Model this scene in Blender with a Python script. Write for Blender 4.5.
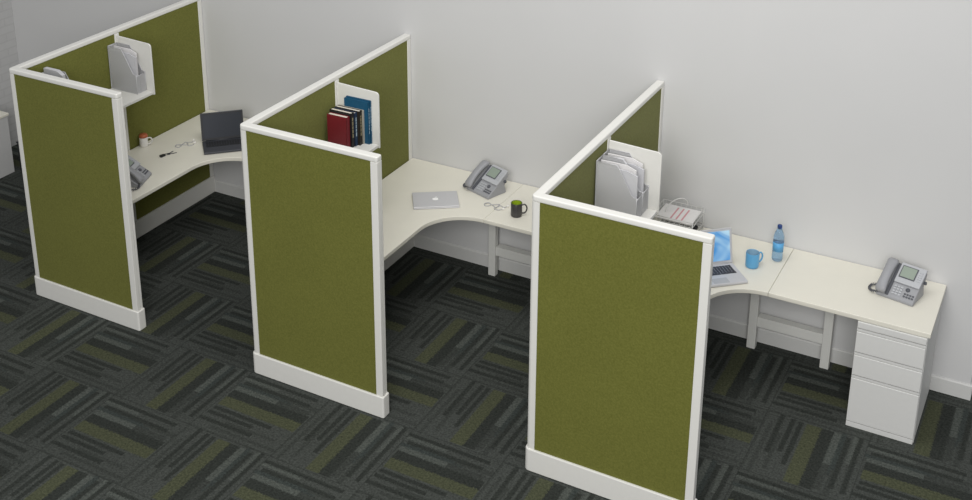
import bpy, bmesh, math, random
from mathutils import Vector, Matrix, Euler
random.seed(7)
S = bpy.context.scene
for o in list(bpy.data.objects): bpy.data.objects.remove(o)
PI = math.pi

# ---------------------------------------------------------------- camera
cd = bpy.data.cameras.new('camera'); cam = bpy.data.objects.new('camera', cd); S.collection.objects.link(cam)
cam.location = (6.2294, -6.9545, 4.5238)
cam.rotation_euler = (1.2455, -0.0004, 0.5009)
cd.sensor_width = 36; cd.lens = 1203.4018/972*36
cd.shift_x = (486-464.4273)/972; cd.shift_y = (24.1499-250)/972
cd.clip_end = 100
S.camera = cam
# ---------------------------------------------------------------- light
w = bpy.data.worlds.new('world'); S.world = w; w.use_nodes = True
w.node_tree.nodes['Background'].inputs[0].default_value = (0.97, 0.98, 1.0, 1)
w.node_tree.nodes['Background'].inputs[1].default_value = 0.42
def area(name, loc, target, size, power, col=(1, 1, 1)):
    l = bpy.data.lights.new(name, 'AREA'); l.shape = 'RECTANGLE'; l.size = size[0]; l.size_y = size[1]
    l.energy = power; l.color = col
    o = bpy.data.objects.new(name, l); S.collection.objects.link(o); o.location = loc
    o.rotation_euler = (Vector(target)-Vector(loc)).to_track_quat('-Z', 'Y').to_euler()
    return o
area('ceiling_light_panel', (3.9, -2.2, 6.2), (3.6, -0.9, 0.5), (3.2, 2.2), 120, (1.0, 0.985, 0.955))
area('front_fill_light', (6.2, -9.0, 5.2), (3.6, -1.2, 0.8), (4.0, 3.0), 480, (1.0, 0.99, 0.97))  # unseen soft fill added behind the camera to brighten front faces
S.view_settings.view_transform = 'Standard'; S.view_settings.look = 'None'
S.view_settings.gamma = 1; S.view_settings.exposure = 0.0; S.view_settings.use_curve_mapping = False

# ---------------------------------------------------------------- materials
def lin(c):
    return tuple((x/255/12.92 if x/255 <= .04045 else ((x/255+.055)/1.055)**2.4) for x in c)
def nodes(name):
    m = bpy.data.materials.new(name); m.use_nodes = True
    return m, m.node_tree, m.node_tree.nodes['Principled BSDF']
def mat(name, rgb, rough=.5, metal=0, var=.03, scale=40, bump=0, bscale=400, spec=.5, emis=None, estr=0, alpha=1, trans=0, ior=1.45):
    m, t, b = nodes(name); c = lin(rgb)
    if var:
        tc = t.nodes.new('ShaderNodeTexCoord'); n = t.nodes.new('ShaderNodeTexNoise'); n.inputs['Scale'].default_value = scale
        n.inputs['Detail'].default_value = 4
        t.links.new(tc.outputs['Object'], n.inputs['Vector'])
        r = t.nodes.new('ShaderNodeValToRGB')
        r.color_ramp.elements[0].position = .3; r.color_ramp.elements[1].position = .7
        r.color_ramp.elements[0].color = (*[x*(1-var) for x in c], 1); r.color_ramp.elements[1].color = (*[min(1, x*(1+var)) for x in c], 1)
        t.links.new(n.outputs['Fac'], r.inputs['Fac']); t.links.new(r.outputs['Color'], b.inputs['Base Color'])
    else: b.inputs['Base Color'].default_value = (*c, 1)
    if bump:
        tc = t.nodes.new('ShaderNodeTexCoord'); n2 = t.nodes.new('ShaderNodeTexNoise'); n2.inputs['Scale'].default_value = bscale
        bp = t.nodes.new('ShaderNodeBump'); bp.inputs['Strength'].default_value = bump; bp.inputs['Distance'].default_value = .002
        t.links.new(tc.outputs['Object'], n2.inputs['Vector'])
        t.links.new(n2.outputs['Fac'], bp.inputs['Height']); t.links.new(bp.outputs['Normal'], b.inputs['Normal'])
    b.inputs['Roughness'].default_value = rough; b.inputs['Metallic'].default_value = metal
    b.inputs['Specular IOR Level'].default_value = spec; b.inputs['Alpha'].default_value = alpha
    b.inputs['Transmission Weight'].default_value = trans; b.inputs['IOR'].default_value = ior
    if emis: b.inputs['Emission Color'].default_value = (*lin(emis), 1); b.inputs['Emission Strength'].default_value = estr
    return m

M = {}
M['wall'] = mat('painted wall', (205, 205, 205), .9, var=.012, scale=1.5, bump=.05, bscale=150, spec=.2)
M['baseboard'] = mat('painted baseboard', (207, 207, 205), .6, var=.01)
M['frame'] = mat('powder coated white frame', (226, 225, 220), .45, var=.01)
M['laminate'] = mat('off white laminate worktop', (226, 223, 211), .42, var=.012, scale=8)
M['steel'] = mat('white steel', (216, 216, 214), .5, var=.01)
M['legsteel'] = mat('light grey steel', (222, 222, 218), .5, var=.01)
M['groove'] = mat('drawer gap', (120, 120, 118), .8, var=0)
M['grey_cab'] = mat('pale grey cabinet paint', (190, 190, 190), .6, var=.01)
M['silver'] = mat('satin aluminium', (202, 202, 205), .4, metal=.2, var=.01)
M['wire'] = mat('white coated wire', (222, 222, 220), .4, var=0)
M['key'] = mat('dark keys', (58, 58, 64), .5, var=0)
M['black'] = mat('black plastic', (34, 35, 38), .45, var=0)
M['charcoal'] = mat('charcoal plastic', (62, 64, 70), .4, var=.03)
M['darkscreen'] = mat('switched off laptop screen', (56, 59, 66), .22, var=0, spec=.6)
M['phone'] = mat('grey phone plastic', (150, 151, 155), .45, var=.02)
M['phone_light'] = mat('pale grey phone face', (176, 178, 182), .45, var=.02)
M['phone_dark'] = mat('dark grey phone rubber', (84, 86, 92), .6, var=0)
M['lcd'] = mat('phone display', (140, 152, 140), .25, var=0)
M['paper'] = mat('white paper', (222, 220, 220), .8, var=.02)
M['paper_shade'] = mat('grey tinted paper', (196, 196, 200), .8, var=.03)
M['red_ink'] = mat('red printed strip', (204, 150, 156), .7, var=0)
M['red'] = mat('dark red book cloth', (112, 24, 34), .5, var=.06)
M['bkblack'] = mat('black book cloth', (30, 28, 30), .5, var=0)
M['navy'] = mat('navy book cloth', (38, 56, 82), .5, var=.04)
M['olive'] = mat('dark brown book cloth', (44, 38, 30), .5, var=.04)
M['cream'] = mat('grey cream book cloth', (186, 182, 170), .6, var=.02)
M['teal'] = mat('blue book cloth', (22, 80, 112), .45, var=.06)
M['pages'] = mat('book page edges', (222, 216, 204), .8, var=.05, scale=200)
M['lettering'] = mat('pale spine lettering', (176, 196, 206), .6, var=0)
M['gold'] = mat('muted spine lettering', (150, 140, 110), .6, var=0)
M['mug_dark'] = mat('charcoal glazed ceramic', (66, 64, 64), .3, var=.02)
M['lime'] = mat('lime glazed ceramic', (150, 174, 40), .3, var=0)
M['mug_blue'] = mat('blue glazed ceramic', (98, 166, 210), .3, var=.03)
M['mug_blue_in'] = mat('pale blue glazed ceramic', (150, 184, 206), .3, var=0)
M['white_cup'] = mat('white cup', (228, 226, 222), .4, var=0)
M['orange'] = mat('orange brown lid', (176, 96, 62), .5, var=0)
M['cap'] = mat('dark blue bottle cap', (34, 62, 120), .4, var=0)
M['pet'] = mat('clear blue bottle plastic', (178, 208, 232), .08, var=0, trans=.75, ior=1.2)
M['label'] = mat('blue bottle label', (92, 164, 214), .4, var=.08, scale=60)
M['logo'] = mat('white logo', (252, 252, 252), .3, var=0)
M['cable'] = mat('light grey cable', (178, 178, 180), .5, var=0)

def fabric():
    m, t, b = nodes('olive green panel fabric')
    tc = t.nodes.new('ShaderNodeTexCoord')
    n = t.nodes.new('ShaderNodeTexNoise'); n.inputs['Scale'].default_value = 90; n.inputs['Detail'].default_value = 5; n.inputs['Roughness'].default_value = .7
    n2 = t.nodes.new('ShaderNodeTexNoise'); n2.inputs['Scale'].default_value = 3
    r = t.nodes.new('ShaderNodeValToRGB'); e = r.color_ramp.elements
    e[0].position = .3; e[1].position = .72
    e[0].color = (*lin((99, 101, 41)), 1); e[1].color = (*lin((120, 121, 58)), 1)
    mx = t.nodes.new('ShaderNodeMixRGB'); mx.blend_type = 'MULTIPLY'; mx.inputs[0].default_value = .12
    t.links.new(tc.outputs['Object'], n.inputs['Vector']); t.links.new(tc.outputs['Object'], n2.inputs['Vector'])
    t.links.new(n.outputs['Fac'], r.inputs['Fac']); t.links.new(r.outputs['Color'], mx.inputs[1]); t.links.new(n2.outputs['Fac'], mx.inputs[2])
    t.links.new(mx.outputs[0], b.inputs['Base Color'])
    bp = t.nodes.new('ShaderNodeBump'); bp.inputs['Strength'].default_value = .35; bp.inputs['Distance'].default_value = .002
    n3 = t.nodes.new('ShaderNodeTexNoise'); n3.inputs['Scale'].default_value = 500
    t.links.new(tc.outputs['Object'], n3.inputs['Vector']); t.links.new(n3.outputs['Fac'], bp.inputs['Height']); t.links.new(bp.outputs['Normal'], b.inputs['Normal'])
    b.inputs['Roughness'].default_value = .95; b.inputs['Specular IOR Level'].default_value = .15
    b.inputs['Sheen Weight'].default_value = .1
    return m
M['fabric'] = fabric()

def brickwall():
    m, t, b = nodes('white painted brick')
    tc = t.nodes.new('ShaderNodeTexCoord'); mp = t.nodes.new('ShaderNodeMapping'); mp.inputs['Rotation'].default_value = (PI/2, 0, PI/2)
    sep = t.nodes.new('ShaderNodeSeparateXYZ'); cb = t.nodes.new('ShaderNodeCombineXYZ')
    br = t.nodes.new('ShaderNodeTexBrick'); br.inputs['Scale'].default_value = 1
    br.inputs['Brick Width'].default_value = .2; br.inputs['Row Height'].default_value = .07; br.inputs['Mortar Size'].default_value = .007
    br.inputs['Color1'].default_value = (*lin((190, 190, 190)), 1); br.inputs['Color2'].default_value = (*lin((187, 187, 187)), 1); br.inputs['Mortar'].default_value = (*lin((183, 183, 183)), 1)
    t.links.new(tc.outputs['Object'], sep.inputs[0]); t.links.new(sep.outputs['Y'], cb.inputs['X']); t.links.new(sep.outputs['Z'], cb.inputs['Y'])
    t.links.new(cb.outputs[0], br.inputs['Vector']); t.links.new(br.outputs['Color'], b.inputs['Base Color'])
    bp = t.nodes.new('ShaderNodeBump'); bp.inputs['Strength'].default_value = .3; bp.inputs['Distance'].default_value = .003; bp.invert = True
    t.links.new(br.outputs['Fac'], bp.inputs['Height']); t.links.new(bp.outputs['Normal'], b.inputs['Normal'])
    b.inputs['Roughness'].default_value = .9
    return m
M['brick'] = brickwall()

class G:
    """tiny float-graph helper for procedural shading"""
    def __init__(s, t): s.t = t
    def m(s, op, a, b=None, c=None):
        n = s.t.nodes.new('ShaderNodeMath'); n.operation = op
        for i, v in enumerate((a, b, c)):
            if v is None: continue
            if isinstance(v, (int, float)): n.inputs[i].default_value = v
            else: s.t.links.new(v, n.inputs[i])
        return n.outputs[0]
    def band(s, x, lo, hi): return s.m('MULTIPLY', s.m('GREATER_THAN', x, lo), s.m('LESS_THAN', x, hi))
    def mix(s, f, a, b):
        n = s.t.nodes.new('ShaderNodeMixRGB'); s.t.links.new(f, n.inputs[0])
        for i, v in ((1, a), (2, b)):
            if isinstance(v, tuple): n.inputs[i].default_value = (*v, 1)
            else: s.t.links.new(v, n.inputs[i])
        return n.outputs[0]
def carpet():
    m, t, b = nodes('patterned carpet tiles'); g = G(t)
    tc = t.nodes.new('ShaderNodeTexCoord'); sep = t.nodes.new('ShaderNodeSeparateXYZ'); t.links.new(tc.outputs['Object'], sep.inputs[0])
    T = .594
    X = g.m('DIVIDE', g.m('SUBTRACT', sep.outputs['X'], 1.329-T*20), T)
    Y = g.m('DIVIDE', g.m('SUBTRACT', sep.outputs['Y'], -2.478-T*20), T)
    ix, iy = g.m('FLOOR', X), g.m('FLOOR', Y); fx, fy = g.m('FRACT', X), g.m('FRACT', Y)
    par = g.m('MODULO', g.m('ADD', ix, iy), 2.0)             # 0 -> stripes run along y
    par = g.m('GREATER_THAN', par, .5); ipar = g.m('SUBTRACT', 1.0, par)
    en = t.nodes.new('ShaderNodeTexNoise'); en.inputs['Scale'].default_value = 190; en.inputs['Detail'].default_value = 2; t.links.new(tc.outputs['Object'], en.inputs['Vector'])
    fuzz = g.m('MULTIPLY', g.m('SUBTRACT', en.outputs['Fac'], .5), .07)
    u = g.m('ADD', g.m('ADD', g.m('MULTIPLY', par, fy), g.m('MULTIPLY', ipar, fx)), fuzz)
    v = g.m('ADD', g.m('MULTIPLY', par, g.m('SUBTRACT', 1.0, fx)), g.m('MULTIPLY', ipar, fy))
    # per tile random shift of bands
    wn = t.nodes.new('ShaderNodeTexWhiteNoise'); wn.noise_dimensions = '2D'
    cb = t.nodes.new('ShaderNodeCombineXYZ'); t.links.new(ix, cb.inputs[0]); t.links.new(iy, cb.inputs[1]); t.links.new(cb.outputs[0], wn.inputs['Vector'])
    rnd = wn.outputs['Value']
    # jagged edge noise: depends on v in steps
    jn = t.nodes.new('ShaderNodeTexNoise'); jn.inputs['Scale'].default_value = 70; jn.inputs['Detail'].default_value = 3
    t.links.new(tc.outputs['Object'], jn.inputs['Vector'])
    j = g.m('MULTIPLY', g.m('SUBTRACT', jn.outputs['Fac'], .5), .05)
    uj = g.m('ADD', u, j)
    fine = t.nodes.new('ShaderNodeTexNoise'); fine.inputs['Scale'].default_value = 75; fine.inputs['Detail'].default_value = 4; fine.inputs['Roughness'].default_value = .75
    t.links.new(tc.outputs['Object'], fine.inputs['Vector'])
    base = lin((67, 70, 67)); dark = lin((49, 52, 49)); mid = lin((59, 62, 59)); lightg = lin((77, 81, 77)); green = lin((72, 75, 58)); slate = lin((57, 62, 60))
    col = g.mix(g.band(u, .0, .02), base, mid)
    def stripe(col, lo, hi, c, v0=-1, v1=2, uu=None):
        f = g.m('MULTIPLY', g.band(uu or u, lo, hi), g.band(v, v0, v1)); return g.mix(f, col, c)
    # left part: broken thin dark stripes on grey
    col = stripe(col, .06, .10, mid, .0, .8)
    col = stripe(col, .13, .18, dark, .35, 1.1)
    col = stripe(col, .18, .22, mid, .1, .7)
    col = stripe(col, .24, .29, dark, .42, .98)
    col = stripe(col, .32, .37, dark, .25, .97)
    # olive band
    col = stripe(col, .40, .56, green, .02, .97)
    col = stripe(col, .545, .67, dark, .02, .97, uj)
    col = stripe(col, .67, .74, lightg, .45, .97)
    col = stripe(col, .67, .74, mid, .05, .45)
    col = stripe(col, .74, .79, slate, .3, 1.)
    col = stripe(col, .76, .82, mid, -.1, .4)
    col = stripe(col, .79, .84, dark, .12, .95)
    col = stripe(col, .86, .90, lightg, .55, 1.1)
    col = stripe(col, .90, .95, dark, .1, 1.)
    # seams
    sm = g.m('MAXIMUM', g.m('LESS_THAN', g.m('MINIMUM', fx, fy), .006), g.m('GREATER_THAN', g.m('MAXIMUM', fx, fy), .994))
    col = g.mix(g.m('MULTIPLY', sm, .55), col, dark)
    # pile speckle
    f2 = g.m('ADD', g.m('MULTIPLY', g.m('SUBTRACT', fine.outputs['Fac'], .5), 2.6), 1.0)
    f3 = g.m('ADD', .93, g.m('MULTIPLY', rnd, .14))
    k = g.m('MULTIPLY', f2, f3)
    vm = t.nodes.new('ShaderNodeVectorMath'); vm.operation = 'SCALE'; t.links.new(col, vm.inputs[0]); t.links.new(k, vm.inputs['Scale'])
    t.links.new(vm.outputs[0], b.inputs['Base Color'])
    bp = t.nodes.new('ShaderNodeBump'); bp.inputs['Strength'].default_value = .5; bp.inputs['Distance'].default_value = .004
    t.links.new(fine.outputs['Fac'], bp.inputs['Height']); t.links.new(bp.outputs['Normal'], b.inputs['Normal'])
    b.inputs['Roughness'].default_value = .97; b.inputs['Specular IOR Level'].default_value = .1
    return m
M['carpet'] = carpet()

def meshmat():
    m, t, b = nodes('fine silver wire mesh'); g = G(t)
    tc = t.nodes.new('ShaderNodeTexCoord'); sep = t.nodes.new('ShaderNodeSeparateXYZ'); t.links.new(tc.outputs['Object'], sep.inputs[0])
    h = g.m('FRACT', g.m('MULTIPLY', g.m('ADD', sep.outputs['X'], g.m('ADD', sep.outputs['Y'], sep.outputs['Z'])), 260.0))
    d = g.m('FRACT', g.m('MULTIPLY', g.m('SUBTRACT', g.m('ADD', sep.outputs['X'], sep.outputs['Y']), sep.outputs['Z']), 260.0))
    hole = g.m('MULTIPLY', g.m('GREATER_THAN', h, .38), g.m('GREATER_THAN', d, .38))
    t.links.new(g.m('SUBTRACT', 1.0, hole), b.inputs['Alpha'])
    b.inputs['Base Color'].default_value = (*lin((202, 202, 204)), 1); b.inputs['Metallic'].default_value = .1; b.inputs['Roughness'].default_value = .45
    return m
M['mesh'] = meshmat()

def screenmat():
    m, t, b = nodes('lit blue laptop display')
    tc = t.nodes.new('ShaderNodeTexCoord'); n = t.nodes.new('ShaderNodeTexNoise'); n.inputs['Scale'].default_value = 5; n.inputs['Distortion'].default_value = 1.2
    r = t.nodes.new('ShaderNodeValToRGB'); e = r.color_ramp.elements
    e[0].position = .38; e[0].color = (*lin((48, 140, 214)), 1); e[1].position = .66; e[1].color = (*lin((190, 228, 248)), 1)
    t.links.new(tc.outputs['Object'], n.inputs['Vector']); t.links.new(n.outputs['Fac'], r.inputs['Fac'])
    b.inputs['Base Color'].default_value = (.01, .02, .03, 1)
    t.links.new(r.outputs['Color'], b.inputs['Emission Color']); b.inputs['Emission Strength'].default_value = .85
    b.inputs['Roughness'].default_value = .25
    return m
M['screen'] = screenmat()

# ---------------------------------------------------------------- mesh helpers
def box(bm, x0, x1, y0, y1, z0, z1, mtx=None, mi=0):
    vs = [bm.verts.new(Vector(p) if mtx is None else mtx @ Vector(p)) for p in
          [(x0,y0,z0),(x1,y0,z0),(x1,y1,z0),(x0,y1,z0),(x0,y0,z1),(x1,y0,z1),(x1,y1,z1),(x0,y1,z1)]]
    for q in ((0,3,2,1),(4,5,6,7),(0,1,5,4),(1,2,6,5),(2,3,7,6),(3,0,4,7)):
        bm.faces.new([vs[i] for i in q]).material_index = mi
def prism(bm, pts, z0, z1, mtx=None):
    """polygon in xy (counter-clockwise) extruded in z"""
    T = (lambda p: Vector(p)) if mtx is None else (lambda p: mtx @ Vector(p))
    a = [bm.verts.new(T((x, y, z0))) for x, y in pts]; b = [bm.verts.new(T((x, y, z1))) for x, y in pts]
    bm.faces.new(a[::-1]); bm.faces.new(b); n = len(pts)
    for i in range(n): bm.faces.new([a[i], a[(i+1) % n], b[(i+1) % n], b[i]])
def lathe(bm, prof, cx=0, cy=0, n=32, mtx=None):
    T = (lambda p: Vector(p)) if mtx is None else (lambda p: mtx @ Vector(p))
    rings = []
    for r, z in prof:
        if r < 1e-6: rings.append([bm.verts.new(T((cx, cy, z)))])
        else: rings.append([bm.verts.new(T((cx+r*math.cos(2*PI*k/n), cy+r*math.sin(2*PI*k/n), z))) for k in range(n)])
    for a, b in zip(rings, rings[1:]):
        for k in range(n):
            q = [a[k % len(a)], a[(k+1) % len(a)], b[(k+1) % len(b)], b[k % len(b)]]
            q = list(dict.fromkeys(q))
            if len(q) > 2: bm.faces.new(q)
def smooth_path(pts, sub=6, closed=False):
    P = [Vector(p) for p in pts]; out = []; n = len(P)
    rng = range(n if closed else n-1)
    for i in rng:
        p0 = P[(i-1) % n] if closed or i > 0 else P[0]; p1 = P[i]; p2 = P[(i+1) % n]; p3 = P[(i+2) % n] if closed or i+2 < n else P[-1]
        for s in range(sub):
            t = s/sub
            out.append(.5*((2*p1)+(p2-p0)*t+(2*p0-5*p1+4*p2-p3)*t*t+(3*p1-p0-3*p2+p3)*t**3))
    if not closed: out.append(P[-1])
    return out
def tube(bm, pts, r, n=8, closed=False):
    P = [Vector(p) for p in pts]; N = len(P); rings = []; up = None
    for i, p in enumerate(P):
        a = P[(i-1) % N] if closed or i > 0 else p; b = P[(i+1) % N] if closed or i < N-1 else p
        d = (b-a)
        if d.length < 1e-9: d = Vector((0, 0, 1))
        d.normalize()
        if up is None: up = d.orthogonal().normalized()
        up = (up-d*up.dot(d))
        if up.length < 1e-6: up = d.orthogonal()
        up.normalize(); s = d.cross(up)
        rr = r[i] if isinstance(r, (list, tuple)) else r
        rings.append([bm.verts.new(p+up*rr*math.cos(2*PI*k/n)+s*rr*math.sin(2*PI*k/n)) for k in range(n)])
    for i in range(N if closed else N-1):
        a, b = rings[i], rings[(i+1) % N]
        for k in range(n): bm.faces.new([a[k], a[(k+1) % n], b[(k+1) % n], b[k]])
    if not closed: bm.faces.new(rings[0][::-1]); bm.faces.new(rings[-1])
def obj(name, bm, m, parent=None, bevel=0, smooth=False, seg=2, kind=None):
    bmesh.ops.recalc_face_normals(bm, faces=bm.faces)
    me = bpy.data.meshes.new(name); bm.to_mesh(me); bm.free()
    for x in (m if isinstance(m, list) else [m]): me.materials.append(x)
    o = bpy.data.objects.new(name, me); S.collection.objects.link(o)
    if parent: o.parent = parent
    if smooth:
        for p in me.polygons: p.use_smooth = True
    if bevel:
        b = o.modifiers.new('bevel', 'BEVEL'); b.width = bevel; b.segments = seg; b.limit_method = 'ANGLE'; b.angle_limit = math.radians(35)
        for p in me.polygons: p.use_smooth = True
        wn = o.modifiers.new('normals', 'WEIGHTED_NORMAL'); wn.keep_sharp = True
    if kind: o['kind'] = kind
    return o
def B(*a, **k):
    bm = bmesh.new(); box(bm, *a, **k); return bm
def empty(name, label, cat, loc=(0, 0, 0), rz=0, group=None):
    o = bpy.data.objects.new(name, None); S.collection.objects.link(o); o.location = loc; o.rotation_euler = (0, 0, rz)
    o.empty_display_size = .05
    return tag(o, label, cat, group)
def tag(o, label, cat, group=None):
    o['label'] = label; o['category'] = cat
    if group: o['group'] = group
    return o
def dup(root, loc, rz, label, group=None):
    kids = {}
    for c in S.objects:
        if c.parent: kids.setdefault(c.parent.name, []).append(c)
    def cp(o, par):
        c = o.copy(); S.collection.objects.link(c); c.parent = par
        for k in kids.get(o.name, []): cp(k, c)
        return c
    r = cp(root, None); r.location = loc; r.rotation_euler = (0, 0, rz); r['label'] = label
    if group: r['group'] = group
    return r

# ---------------------------------------------------------------- the room
L, WD, H, TH = 1.873, .965, 1.703, .053
XS = [0.004, 1.9328, 3.8409]
WL, WR, WT = -2.13, 5.937, 3.4
obj('floor', B(WL-.2, 10.5, -8.5, 3.2, -.05, 0), M['carpet'], kind='structure')
obj('wall_back', B(WL, WR, .001, .16, 0, WT), M['wall'], kind='structure')
obj('wall_left', B(WL-.15, WL, -8.5, .16, 0, WT), M['brick'], kind='structure')
obj('wall_beyond', B(WL, 10.5, 3.05, 3.2, 0, WT), M['wall'], kind='structure')
bb = bmesh.new(); prism(bb, [(0, 0), (.012, 0), (.012, .095), (.006, .104), (0, .104)], WL, WR+.012, Matrix(((0, 0, 1, 0), (-1, 0, 0, .001), (0, 1, 0, 0), (0, 0, 0, 1))))
obj('baseboard_back', bb, M['baseboard'], kind='structure')
obj('baseboard_end', B(WR, WR+.012, .001, .16, 0, .104), M['baseboard'], kind='structure')

# ---------------------------------------------------------------- partitions
def arc(cx, cy, r, a0, a1, n=8):
    return [(cx+r*math.cos(math.radians(a0+(a1-a0)*k/n)), cy+r*math.sin(math.radians(a0+(a1-a0)*k/n))) for k in range(n+1)]
def footprint(e, r):
    """L shaped plan of the partition grown by e, outer corner rounded with r"""
    x0, y0 = -e, -L-e
    pts = arc(x0+r, y0+r, r, 180, 270)
    pts += arc(WD+e-.012, y0+.012, .012, 270, 360, 3) + arc(WD+e-.012, -L+TH+e-.012, .012, 0, 90, 3)
    pts += [(TH+e, -L+TH+e), (TH+e, -.002), (x0, -.002)]
    return pts
YJ = -.93
def partition(X, label):
    t = empty('cubicle_partition', label, 'partition', (X, 0, 0), group='cubicle partitions along the wall')
    bm = bmesh.new(); prism(bm, footprint(.009, .030), 0, .145); obj('base_rail', bm, M['frame'], t, bevel=.006)
    bm = bmesh.new(); prism(bm, footprint(0, .022), H-.034, H); obj('top_rail', bm, M['frame'], t, bevel=.008, seg=3)
    z0, z1 = .145, H-.034
    # corner post (L shaped, rounded outside)
    bm = bmesh.new(); r = .022; w = .050
    pts = arc(r, -L+r, r, 180, 270) + [(w, -L), (w, -L+.012), (TH-.002, -L+.012), (TH-.002, -L+TH+.02), (0, -L+TH+.02)]
    prism(bm, pts, z0, z1); obj('post', bm, M['frame'], t, bevel=.002)
    bm = bmesh.new(); box(bm, WD-.046, WD, -L, -L+.030, z0, z1); box(bm, WD-.046, WD-.003, -L+.033, -L+TH, z0, z1); box(bm, WD-.04, WD-.008, -L+.029, -L+.034, z0, z1)
    obj('post', bm, M['frame'], t, bevel=.004)
    for a, b in ((-.045, -.002), (YJ-.022, YJ+.022)):
        obj('post', B(.0, TH, a, b, z0, z1), M['frame'], t, bevel=.003)
    obj('side_panel', B(.006, TH-.005, YJ+.022, -.045, z0, z1), M['fabric'], t)
    obj('side_panel', B(.006, TH-.005, -L+TH+.02, YJ-.022, z0, z1), M['fabric'], t)
    obj('front_panel', B(.050, WD-.046, -L+.004, -L+TH-.005, z0, z1), M['fabric'], t)
    return t
partition(XS[0], 'olive green and white cubicle partition on the left, farthest from the steel drawer unit')
partition(XS[1], 'middle olive green and white cubicle partition with books on its shelf')
partition(XS[2], 'right-hand olive green and white cubicle partition, front panel cut by the bottom of the photo')

# ---------------------------------------------------------------- shelves
SX = TH; SZ = 1.28
def shelf(X, label):
    t = empty('wall_shelf', label, 'shelf', (X+SX, 0, 0), group='shelves hung inside the partitions')
    obj('shelf_board', B(.001, .314, -L+TH+.022, YJ-.009, SZ-.022, SZ), M['frame'], t, bevel=.003)
    for y0, y1 in ((YJ-.008, YJ+.004), (-L+TH+.001, -L+TH+.012)):
        if y1 > -1.5:
            bm = bmesh.new()
            pts = [(.001, 0), (.322, 0)] + arc(.322-.025, .388-.025, .025, 0, 90, 6) + [(.001, .400)]
            prism(bm, pts, y0, y1, Matrix(((1, 0, 0, 0), (0, 0, 1, 0), (0, 1, 0, SZ-.025), (0, 0, 0, 1))))
            obj('end_bracket', bm, M['frame'], t, bevel=.002)
        else:
            obj('end_bracket', B(.001, .298, y0, y0+.02, SZ-.025, SZ+.02), M['frame'], t, bevel=.002)
    return t
shelf(XS[0], 'white shelf inside the leftmost partition above the desk with the black laptop')
shelf(XS[1], 'white shelf inside the middle partition holding red and blue books')
shelf(XS[2], 'white shelf inside the right-hand partition holding silver file holders')

# ---------------------------------------------------------------- worktops, leg frames
D = .737
def corner_top(X, label):
    t = empty('corner_worktop', label, 'desk', (X+TH+.0015, 0, 0), group='curved corner worktops')
    J = .912; dp = .605; r = .308
    pts = [(0, -.004), (0, -L+TH+.004), (dp-.005, -L+TH+.004), (dp-.005, -dp-r)] + arc(dp-.005+r, -dp-r, r, 180, 90, 14)[1:] + [(J, -dp), (J, -.004)]
    bm = bmesh.new(); prism(bm, pts, D-.030, D); obj('worktop', bm, M['laminate'], t, bevel=.004)
    obj('support_rail', B(.0, .03, -L+TH+.08, -.06, D-.06, D-.030), M['legsteel'], t, bevel=.002)
    obj('support_rail', B(.06, J-.28, -.034, -.006, D-.06, D-.030), M['legsteel'], t, bevel=.002)
    return t
def side_top(X, label, end):
    x0 = TH+.0015+.912+.0015
    t = empty('straight_worktop', label, 'desk', (X+x0, 0, 0), group='straight worktops')
    bm = bmesh.new(); prism(bm, [(0, -.004), (0, -.605), (end-x0, -.605), (end-x0, -.004)], D-.030, D); obj('worktop', bm, M['laminate'], t, bevel=.004)
    return t
def leg_frame(X, label):
    t = empty('desk_leg_frame', label, 'desk leg', (X+TH, 0, 0), group='H shaped leg frames under the worktop seams')
    for a in (.692, 1.165):
        bm = bmesh.new(); box(bm, a, a+.056, -.105, -.06, .012, D-.0315)
        l = obj('leg', bm, M['legsteel'], t, bevel=.003)
        obj('foot', B(a+.001, a+.055, -.104, -.061, 0, .0122), M['legsteel'], l)
    obj('crossbar', B(.748, 1.165, -.095, -.035, .165, .236), M['legsteel'], t, bevel=.003)
    return t
n3 = ['leftmost', 'middle', 'right-hand']
corner_top(XS[0], 'white curved corner worktop under the open black laptop in the leftmost cubicle')
corner_top(XS[1], 'white curved corner worktop under the closed silver laptop in the middle cubicle')
corner_top(XS[2], 'white curved corner worktop under the open laptop with the blue screen')
side_top(XS[0], 'white straight worktop mostly hidden behind the middle partition', 1.9288-.012)
side_top(XS[1], 'white straight worktop beside the right-hand partition carrying the charcoal mug', 1.9081-.012)
side_top(XS[2], 'white straight worktop over the drawer unit with a phone on its far end', TH+.0015+.912+.0015+.916)
leg_frame(XS[1], 'pale grey leg frame under the middle desk, half hidden by the right-hand partition')
leg_frame(XS[2], 'pale grey H-shaped leg frame left of the drawer unit')

# ---------------------------------------------------------------- drawer pedestal
px1 = -.006+XS[2]+TH+.0015+.912+.0015+.909; px0 = px1-.383
t = empty('drawer_unit', 'white steel three-drawer unit under the end of the right-hand worktop', 'drawer unit', (px0, 0, 0))
pw = px1-px0
obj('body', B(0, pw, -.596, -.02, .0, D-.0315), M['steel'], t, bevel=.002)
for k, (a, b) in enumerate(((.035, .330), (.352, .484), (.506, .640), )):
    d = obj('drawer', B(.003, pw-.003, -.617, -.5965, a+.002, b), M['steel'], t, bevel=.003)
    bm = bmesh.new(); prism(bm, [(0, 0), (.012, 0), (.017, .006), (.017, .019), (.004, .019), (0, .014)], .004, pw-.004, Matrix(((0, 0, 1, 0), (-1, 0, 0, -.598), (0, 1, 0, b+.0005), (0, 0, 0, 1))))
    obj('pull', bm, M['steel'], d)
obj('top_strip', B(.003, pw-.003, -.615, -.5965, .665, D-.033), M['steel'], t, bevel=.002)
obj('plinth', B(.003, pw-.003, -.615, -.5965, .0, .032), M['steel'], t, bevel=.002)

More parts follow.
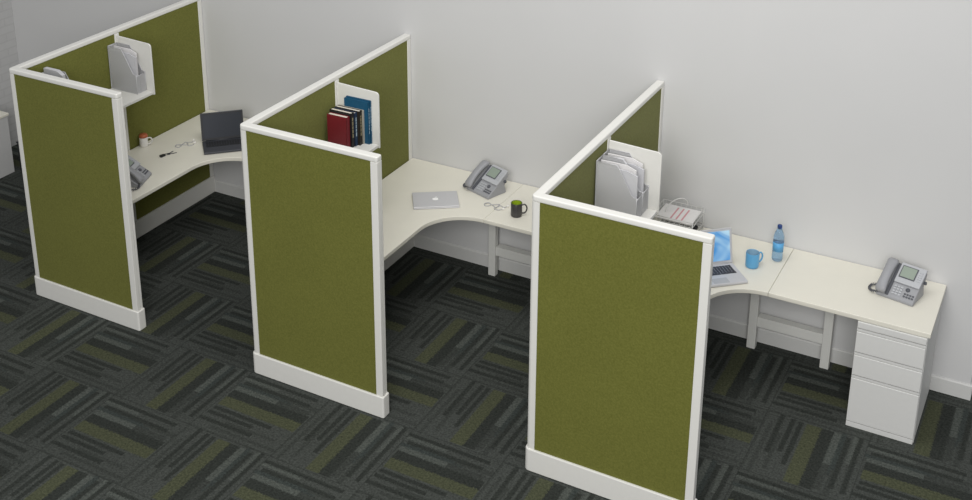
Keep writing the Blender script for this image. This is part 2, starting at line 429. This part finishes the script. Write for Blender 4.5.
# ---------------------------------------------------------------- left background
t = empty('low_cabinet', 'low white cabinet cut off by the left edge, before the brick wall', 'cabinet', (-2.12, 0, 0))
obj('body', B(0, .422, -2.2, -.545, .0, .522), M['grey_cab'], t, bevel=.003)
obj('cabinet_top', B(-.002, .430, -2.21, -.535, .523, .547), M['laminate'], t, bevel=.004)
t = empty('waste_bin', 'black bin half hidden between the low cabinet and the leftmost partition', 'bin', (-1.55, -.38, 0))
bm = bmesh.new(); prism(bm, [(-.115, -.13), (.115, -.13), (.115, .13), (-.115, .13)], .0, .008)
for a in ((-.115, .115, -.13, -.122), (-.115, .115, .122, .13), (-.115, -.107, -.122, .122), (.107, .115, -.122, .122)):
    box(bm, *a, .008, .27)
obj('shell', bm, M['black'], t)
bm = bmesh.new(); tube(bm, [(-.118, -.133, .27), (.118, -.133, .27), (.118, .133, .27), (-.118, .133, .27)], .006, 8, True); obj('rim', bm, M['charcoal'], t, smooth=True)

# ---------------------------------------------------------------- desk phone
def phone(loc, rz, label):
    t = empty('desk_phone', label, 'phone', loc, rz, 'grey office desk phones')
    # wedge profile in y-z, swept in x ; front at -y
    def wedge(x0, x1, pts):
        bm = bmesh.new(); prism(bm, pts, x0, x1, Matrix(((0, 0, 1, 0), (1, 0, 0, 0), (0, 1, 0, 0), (0, 0, 0, 1)))); return bm
    sl = math.radians(34)
    body = [(-.10, .0), (-.10, .018), (.085, .018+.185*math.tan(sl)), (.100, .018+.185*math.tan(sl)-.012), (.060, .060), (.075, .0)]
    obj('body', wedge(-.115, .105, body), M['phone'], t, bevel=.005, seg=3)
    F = Matrix.Translation((0, -.10, .0185)) @ Matrix.Rotation(sl, 4, 'X')   # local: x right, y up the slope, z out
    ln = .185/math.cos(sl)
    obj('face_plate', B(-.045, .105, .10, ln+.012, .0, .012, mtx=F), M['phone_light'], t, bevel=.004)
    s = obj('screen_frame', B(-.032, .062, .135, .218, .012, .016, mtx=F), M['phone_dark'], t, bevel=.002)
    obj('display', B(-.026, .056, .141, .212, .016, .0175, mtx=F), M['lcd'], s)
    # keypad
    for i in range(3):
        for j in range(4):
            obj('key', B(-.032+i*.019, -.018+i*.019, .022+j*.017, .033+j*.017, -.001, .004, mtx=F), M['phone_light'], t)
    bm = bmesh.new(); lathe(bm, [(0, .006), (.011, .006), (.013, .003), (.013, -.002)], .048, .075, 20, F); obj('navigation_button', bm, M['phone_dark'], t, smooth=True)
    bm = bmesh.new()
    for i in range(4): box(bm, .036+i*.016, .047+i*.016, .024, .034, -.001, .004, F); box(bm, .036+i*.016, .047+i*.016, .042, .050, -.001, .004, F)
    obj('function_keys', bm, M['phone_dark'], t)
    bm = bmesh.new()
    for j in range(5): box(bm, .072, .094, .140+j*.015, .149+j*.015, .012, .015, F)
    obj('line_keys', bm, M['phone_light'], t)
    # handset: curved bar with ear and mouth blocks
    hs = []
    bm = bmesh.new()
    N = 14; rings = []
    for k in range(N+1):
        s_ = k/N; y = .0+s_*(ln+.005); bow = math.sin(PI*s_)
        wd = .026 + .006*abs(2*s_-1)**2; z0 = .010 + .022*bow**.8; z1 = .046+.014*bow
        if k in (0, N): z0 += .006; z1 -= .010; wd -= .006
        ring = [(-.088-wd, y, z0+.006), (-.088-wd+.006, y, z0), (-.088+wd-.006, y, z0), (-.088+wd, y, z0+.006), (-.088+wd, y, z1-.008), (-.088+wd-.009, y, z1), (-.088-wd+.009, y, z1), (-.088-wd, y, z1-.008)]
        rings.append([bm.verts.new(F @ Vector(p)) for p in ring])
    for a, b in zip(rings, rings[1:]):
        for k in range(8): bm.faces.new([a[k], a[(k+1) % 8], b[(k+1) % 8], b[k]])
    bm.faces.new(rings[0]); bm.faces.new(rings[-1])
    h = obj('handset', bm, M['phone'], t, smooth=True)
    bm = bmesh.new(); box(bm, -.062, -.0455, .004, ln, -.001, .009, F); obj('dark_handset_gap', bm, M['phone_dark'], t)  # dark strip stands in for the dark gap between handset and body
    # coiled cord looping out at the left front
    P = smooth_path([(-.105, -.094, .024), (-.135, -.10, .016), (-.165, -.075, .012), (-.17, -.03, .012), (-.145, .0, .012), (-.118, .01, .014)], 16)
    Q = []
    for i, p in enumerate(P):
        d = (P[min(i+1, len(P)-1)]-P[max(i-1, 0)]).normalized(); s2 = d.cross(Vector((0, 0, 1))).normalized(); a = i*1.3
        Q.append(p+s2*.006*math.cos(a)+Vector((0, 0, 1))*.006*math.sin(a))
    bm = bmesh.new(); tube(bm, Q, .0032, 6); obj('coiled_cord', bm, M['phone_dark'], t, smooth=True)
    bm = bmesh.new(); lathe(bm, [(0, 0), (.010, 0), (.010, .012), (0, .012)], 0, 0, 14, Matrix.Translation((.106, .055, .09)) @ Matrix.Rotation(PI/2, 4, 'Y')); obj('side_knob', bm, M['phone_dark'], t, smooth=True)
    return t
r3 = math.radians(-12)
ph = phone((5.503, -.245, D+.0005), r3, 'light grey desk phone at the far right end of the worktop above the drawer unit')
dup(ph, (2.730, -.215, D+.0005), math.radians(-19), 'grey desk phone against the wall to the right of the closed silver laptop')
dup(ph, (.44, -1.285, D+.0005), math.radians(110), 'grey desk phone partly hidden behind the front of the leftmost partition')

# ---------------------------------------------------------------- laptops
def laptop(loc, rz, label, w, d, tilt, shell, keys, screen, lidh):
    t = empty('open_laptop', label, 'laptop', loc, rz)      # local: front -y, hinge at +y
    obj('base', B(-w/2, w/2, -d/2, d/2, .002, .018), shell, t, bevel=.005, seg=3)
    for sx in (-1, 1):
        for sy in (-1, 1):
            bm = bmesh.new(); lathe(bm, [(0, 0), (.007, 0), (.007, .003), (0, .003)], sx*(w/2-.02), sy*(d/2-.02), 10); obj('rubber_foot', bm, M['black'], t)
    bm = bmesh.new()
    for r in range(5):
        y1 = d/2-.030-r*.0195
        if r == 4:
            for a, b in ((-.135, -.075), (-.072, .035), (.038, .135)): box(bm, a, b, y1-.017, y1, .0178, .0195)
        else:
            for c in range(14):
                x = -.135+c*.0193+.0
                box(bm, x, x+.0168, y1-.017, y1, .0178, .0195)
    obj('keyboard', bm, keys, t)
    obj('trackpad', B(-.05, .05, -d/2+.012, -d/2+.068, .0178, .0187), M['phone_light'] if shell == M['silver'] else M['charcoal'], t)
    bm = bmesh.new(); tube(bm, [(-w/2+.03, d/2-.004, .018), (w/2-.03, d/2-.004, .018)], .0065, 10); obj('hinge', bm, M['black'] if shell != M['silver'] else shell, t, smooth=True)
    F = Matrix.Translation((0, d/2-.004, .020)) @ Matrix.Rotation(math.radians(90-tilt), 4, 'X').inverted()
    F = Matrix.Translation((0, d/2-.004, .020)) @ Matrix.Rotation(-math.radians(tilt), 4, 'X')
    # lid local: x, thickness y 0..-.008, height z
    l = obj('lid', B(-w/2, w/2, -.004, .005, .0, lidh, mtx=F), shell, t, bevel=.004, seg=3)
    if shell != M['silver']: obj('bezel', B(-w/2+.006, w/2-.006, -.0052, -.0042, .006, lidh-.006, mtx=F), M['black'], l)
    s = obj('screen', B(-w/2+.016, w/2-.016, -.0062, -.0054, .018, lidh-.016, mtx=F), screen, l)
    return t
# st3 laptop: facing direction (.61,-.79)
def facing(dx, dy): return math.atan2(dy, dx)+PI/2
fr = Vector((4.678, -.563)); f = Vector((.66, -.752)).normalized(); s = Vector((-f.y, f.x))   # s = local +x
c = fr-s*.165-f*.115
laptop((c.x, c.y, D+.0005), facing(f.x, f.y), 'open silver laptop with a lit blue screen beside the blue mug', .325, .23, 14, M['silver'], M['key'], M['screen'], .220)
fl = Vector((.610, -.718)); s = Vector((.72, .695)).normalized(); f = Vector((s.y, -s.x))
c = fl+s*.16-f*.112
laptop((c.x, c.y, D+.0005), facing(f.x, f.y), 'open black laptop with a dark screen on the leftmost desk', .32, .224, 14, M['charcoal'], M['black'], M['darkscreen'], .212)
# closed laptop
a, b, c_, d_ = Vector((2.294, -.521)), Vector((2.43, -.716)), Vector((2.686, -.544)), Vector((2.555, -.362))
ctr = (a+b+c_+d_)/4; sdir = (c_-b).normalized()
t = empty('closed_laptop', 'closed silver laptop with a white apple logo on the middle desk', 'laptop', (ctr.x, ctr.y, D+.0005), math.atan2(sdir.y, sdir.x))
obj('base', B(-.156, .156, -.112, .112, .001, .010), M['silver'], t, bevel=.003, seg=3)
obj('lid', B(-.156, .156, -.112, .112, .0105, .019), M['silver'], t, bevel=.0035, seg=3)
bm = bmesh.new()
out = []
for k in range(36):
    th = 2*PI*k/36; r = .0205*(1+.07*math.cos(2*th)-.10*max(0, math.sin(th))**6-.06*max(0, -math.sin(th))**10)
    x, y = r*math.cos(th)*1.0, r*math.sin(th)
    bx, by, br_ = .026, .001, .0105
    dd = math.hypot(x-bx, y-by)
    if dd < br_: ang = math.atan2(y-by, x-bx); x, y = bx+br_*math.cos(ang), by+br_*math.sin(ang)
    out.append((x, y))
prism(bm, out, .0188, .0196)
prism(bm, [(.001, .023), (.004, .0225), (.010, .0275), (.010, .0335), (.004, .0315), (.001, .0265)], .0188, .0196)
obj('logo', bm, M['logo'], t)

# ---------------------------------------------------------------- mugs and bottle
def mug(loc, rz, label, r, h, m1, m2, kind='coffee_mug'):
    t = empty(kind, label, 'mug', loc, rz)
    bm = bmesh.new(); lathe(bm, [(0, 0), (r*.86, 0), (r*.97, .004), (r, .012), (r, h-.002), (r-.0015, h), (r-.003, h-.002)]); obj('body', bm, m1, t, smooth=True)
    bm = bmesh.new(); lathe(bm, [(r-.003, h-.002), (r-.0035, h-.012), (r-.004, .014), (r*.8, .006), (0, .006)]); obj('inside', bm, m2, t, smooth=True)
    bm = bmesh.new(); tube(bm, smooth_path([(r-.002, 0, h*.82), (r+.018, 0, h*.86), (r+.031, 0, h*.66), (r+.029, 0, h*.42), (r+.016, 0, h*.24), (r-.002, 0, h*.22)], 6), .0052, 8); obj('handle', bm, m1, t, smooth=True)
    return t
ax = math.radians(25)
mug((3.069, -.455, D+.0005), ax, 'charcoal mug with a lime green inside beside the right-hand partition', .038, .098, M['mug_dark'], M['lime'])
mug((4.637, -.352, D+.0005), math.radians(50), 'blue mug between the open silver laptop and the water bottle', .041, .098, M['mug_blue'], M['mug_blue_in'])
t = mug((.100, -.805, D+.0005), math.radians(40), 'white cup with an orange-brown lid on the leftmost desk', .031, .076, M['white_cup'], M['white_cup'], 'lidded_cup')
bm = bmesh.new(); lathe(bm, [(0, .076), (.033, .076), (.034, .079), (.033, .088), (.029, .092), (.028, .097), (0, .097)], n=28); obj('lid', bm, M['orange'], t, smooth=True)
t['category'] = 'cup'
t = empty('water_bottle', 'clear blue plastic water bottle with a dark blue cap by the wall', 'bottle', (4.752, -.2, D+.0005))
prof = [(0, .004), (.016, .004), (.024, 0), (.0305, .005), (.033, .014), (.033, .05), (.0315, .054), (.033, .058), (.033, .066)]
prof2 = prof + [(.0322, .068), (.0322, .132), (.033, .134), (.033, .146), (.0318, .15), (.033, .154), (.032, .168), (.026, .19), (.016, .212), (.0125, .218), (.0125, .232)]
bm = bmesh.new(); lathe(bm, prof2); obj('shell', bm, M['pet'], t, smooth=True)
bm = bmesh.new(); lathe(bm, [(.0329, .070), (.0334, .070), (.0334, .130), (.0329, .130)]); obj('label', bm, M['label'], t, smooth=True)
bm = bmesh.new(); lathe(bm, [(.014, .222), (.0145, .222), (.0145, .240), (.012, .2435), (0, .2435)]); obj('cap', bm, M['cap'], t, smooth=True)

# ---------------------------------------------------------------- books
def book(loc, w, th, h, m, label, text=None, group='books on the middle shelf'):
    """stands upright; cover faces -y, spine faces +x; loc is left, near, bottom corner"""
    t = empty('book', label, 'book', loc, 0, group)
    c = .0028
    bm = bmesh.new(); box(bm, 0, w, 0, c, 0, h); box(bm, 0, w, th-c, th, 0, h); box(bm, w-.002, w+.002, .0, th, 0, h)
    obj('cover', bm, m, t)
    obj('pages', B(.004, w-.0022, c+.0002, th-c-.0002, .004, h-.004), M['pages'], t)
    if text is not None:
        bm = bmesh.new(); rs = random.Random(len(label)); z = h*.86
        while z > h*.3:
            l = rs.uniform(.010, .028); box(bm, w+.002, w+.0025, th*.3, th*.7, z-l, z); z -= l+.006
        obj('spine_lettering', bm, text, t)
    return t
bx = XS[1]+TH+.032; z = SZ+.0005
book((bx, -1.103, z), .150, .034, .222, M['red'], 'dark red book nearest the front of the middle shelf')
book((bx-.004, -1.066, z), .165, .030, .240, M['bkblack'], 'black book standing directly behind the dark red book', M['gold'])
book((bx-.004, -1.034, z), .172, .024, .232, M['navy'], 'navy book between two dark books on the middle shelf', M['lettering'])
book((bx+.0, -1.008, z), .185, .030, .238, M['olive'], 'dark brown book beside the pale-backed book', M['gold'])
book((bx+.002, -.9765, z), .192, .010, .236, M['cream'], 'thin pale grey book between the dark books and the blue ones')
book((bx+.042, -.9655, z), .185, .0125, .292, M['teal'], 'tall blue book next to the thin pale grey book', M['lettering'])
book((bx+.048, -.9525, z), .186, .0125, .300, M['teal'], 'tallest blue book, standing against the shelf end bracket', M['lettering'])

# ---------------------------------------------------------------- magazine holders
def magazine_holder(loc, rz, label, papers=True, group='silver mesh magazine holders'):
    t = empty('magazine_holder', label, 'file holder', loc, rz, group)
    w, th, h = .250, .092, .325
    prof = [(0, 0), (w, 0), (w, .150), (w-.012, .145), (w-.03, .155), (w*.60, h-.04), (w*.50, h), (0, h)]
    F = Matrix(((1, 0, 0, 0), (0, 0, 1, 0), (0, 1, 0, 0), (0, 0, 0, 1)))
    for y in (0, th-.0015):
        bm = bmesh.new(); prism(bm, prof, y, y+.0015, F); obj('side_wall', bm, M['mesh'], t)
    obj('back_wall', B(0, .0015, .002, th-.002, 0, h), M['mesh'], t)
    obj('front_wall', B(w-.0015, w, .002, th-.002, 0, .135), M['mesh'], t)
    obj('bottom', B(.002, w-.002, .002, th-.002, 0, .002), M['silver'], t)
    bm = bmesh.new()
    for y in (0.0008, th-.0008): tube(bm, [(x, y, zz) for x, zz in prof], .0028, 6, True)
    tube(bm, [(0, 0, h), (0, th, h)], .0028, 6); tube(bm, [(w, 0, .135), (w, th, .135)], .0028, 6)
    obj('rim', bm, M['silver'], t, smooth=True)
    return t
def folder(loc, w, th, h, lean, label, m, tab=True):
    t = empty('paper_folder', label, 'paper', loc, 0, 'papers in the file holders')
    F = Matrix.Rotation(lean, 4, 'X')
    bm = bmesh.new(); prism(bm, [(0, 0), (w, 0), (w, h*.93), (w*.72, h), (0, h)], 0, th, F @ Matrix(((1, 0, 0, 0), (0, 0, 1, 0), (0, 1, 0, 0), (0, 0, 0, 1)))); obj('sheets', bm, m, t, bevel=.001)
    return t
for X, where, ys in ((XS[2], 'right-hand', (-1.135, -1.035)), (XS[0], 'leftmost', (-1.035,))):
    x = X+TH+.006
    for k, y in enumerate(ys):
        pos = 'nearer the front of' if k == 0 and len(ys) > 1 else 'against the end bracket of'
        who = ('front' if k == 0 else 'rear') if len(ys) > 1 else 'full'
        magazine_holder((x, y, SZ+.0005), 0, f'silver mesh magazine holder {pos} the {where} shelf')
        folder((x+.008, y+.014, SZ+.0035), .236, .010, .292, -.01, f'pale grey papers in the {who} magazine holder on the {where} shelf', M['paper_shade'])
        folder((x+.008, y+.045, SZ+.0035), .215, .008, .312, -.01, f'white papers behind the pale grey ones, {who} holder, {where} shelf', M['paper'])
# left: slanted magazine holder near the front
magazine_holder((.066, -1.655, SZ+.0005), math.radians(0), 'silver mesh magazine holder standing alone near the front panel of the leftmost shelf')
folder((.070, -1.640, SZ+.0035), .170, .030, .355, -.01, 'pale grey papers standing up behind the top rail of the leftmost front panel', M['paper_shade'])

# ---------------------------------------------------------------- letter tray
t = empty('letter_tray', 'two-tier white wire letter tray in the corner of the right-hand desk', 'letter tray', (3.945, -.270, D+.0005))
TW, TD = .275, .235
for z0 in (.006, .115):
    bm = bmesh.new()
    for zz in (z0, z0+.034):
        tube(bm, [(0, 0, zz), (TW, 0, zz), (TW, TD, zz), (0, TD, zz)], .0026, 6, True)
    for k in range(8):
        x = TW*(k+.5)/8; tube(bm, [(x, 0, z0+.034), (x, 0, z0), (x, TD, z0), (x, TD, z0+.034)], .0013, 5)
    for k in range(6):
        y = TD*(k+.5)/6; tube(bm, [(0, y, z0+.034), (0, y, z0), (TW, y, z0), (TW, y, z0+.034)], .0013, 5)
    obj('tier', bm, M['wire'], t, smooth=True)
for x, y in ((0, 0), (TW, 0), (TW, TD), (0, TD)):
    bm = bmesh.new(); tube(bm, [(x, y, .0), (x, y, .150)], .0032, 8); obj('support', bm, M['wire'], t, smooth=True)
bm = bmesh.new(); tube(bm, smooth_path([(.06, .10, .118), (.065, .105, .165), (.10, .14, .205), (.14, .185, .212), (.165, .215, .185), (.17, .220, .150)], 6), .0034, 8); obj('handle_loop', bm, M['wire'], t, smooth=True)
t2 = empty('paper_sheet', 'white printed paper with red stripes on the top tier of the wire tray', 'paper', (3.962, -.262, D+.1215))
bm = bmesh.new(); box(bm, .004, .245, .008, .215, 0, .010); obj('sheets', bm, M['paper'], t2, bevel=.001)
bm = bmesh.new()
for k in range(3): box(bm, .095+.036*k, .106+.036*k, .03, .19, .0101, .0106)
obj('printed_stripes', bm, M['red_ink'], t2)
tag(obj('notebook', B(3.957, 4.195, -.260, -.06, D+.012, D+.030), M['black'], bevel=.002), 'black notebook on the lower tier of the wire tray', 'notebook')

# ---------------------------------------------------------------- earphones, keys
def earphones(loc, rz, label):
    t = empty('earphones', label, 'earphones', loc, rz, 'white earphones lying on desks')
    z = .004
    loop = smooth_path([(-.075, .03, z), (-.055, .05, z), (-.03, .03, z+.001), (-.04, .005, z), (-.068, .005, z), (-.072, .03, z+.003), (-.045, .045, z+.003), (-.02, .02, z), (.01, -.01, z), (.035, .02, z), (.06, .0, z), (.085, .012, z)], 8)
    bm = bmesh.new(); tube(bm, loop, .0028, 6); obj('cable', bm, M['cable'], t, smooth=True)
    loop = smooth_path([(-.02, .02, z+.003), (.0, .03, z), (.03, .035, z), (.02, .0, z+.003), (.0, -.03, z), (.03, -.045, z), (.06, -.03, z)], 8)
    bm = bmesh.new(); tube(bm, loop, .0028, 6); obj('cable', bm, M['cable'], t, smooth=True)
    for p in ((.088, .012), (.063, -.03)):
        bm = bmesh.new(); bmesh.ops.create_uvsphere(bm, u_segments=14, v_segments=10, radius=.0085, matrix=Matrix.Translation((p[0], p[1], .0088)) @ Matrix.Diagonal((1.2, .9, 1, 1))); obj('earbud', bm, M['white_cup'], t, smooth=True)
    return t
e = earphones((2.885, -.415, D), .35, 'tangled white earphones left of the charcoal mug')
dup(e, (.365, -.64, D), 1.4, 'white earphones lying between the keys and the black laptop')
t = empty('key_bunch', 'bunch of black keys lying beside the lidded white cup', 'keys', (.36, -.84, D), 1.35)
bm = bmesh.new(); prism(bm, [(-.06, -.016), (-.022, -.013), (-.016, 0), (-.022, .013), (-.06, .016), (-.066, 0)], .001, .013); obj('fob', bm, M['black'], t, bevel=.003)
bm = bmesh.new(); tube(bm, [(-.006+.012*math.cos(a*PI/8), .012*math.sin(a*PI/8), .006) for a in range(16)], .0016, 6, True); obj('ring', bm, M['charcoal'], t, smooth=True)
for a, l in ((-.35, .05), (.25, .045)):
    F = Matrix.Rotation(a, 4, 'Z')
    bm = bmesh.new(); lathe(bm, [(0, .001), (.011, .001), (.011, .004), (0, .004)], .014, 0, 14, F); box(bm, .022, .022+l, -.0035, .0035, .001, .0035, F); box(bm, .045, .05, -.007, -.003, .001, .0035, F); obj('key', bm, M['charcoal'], t)
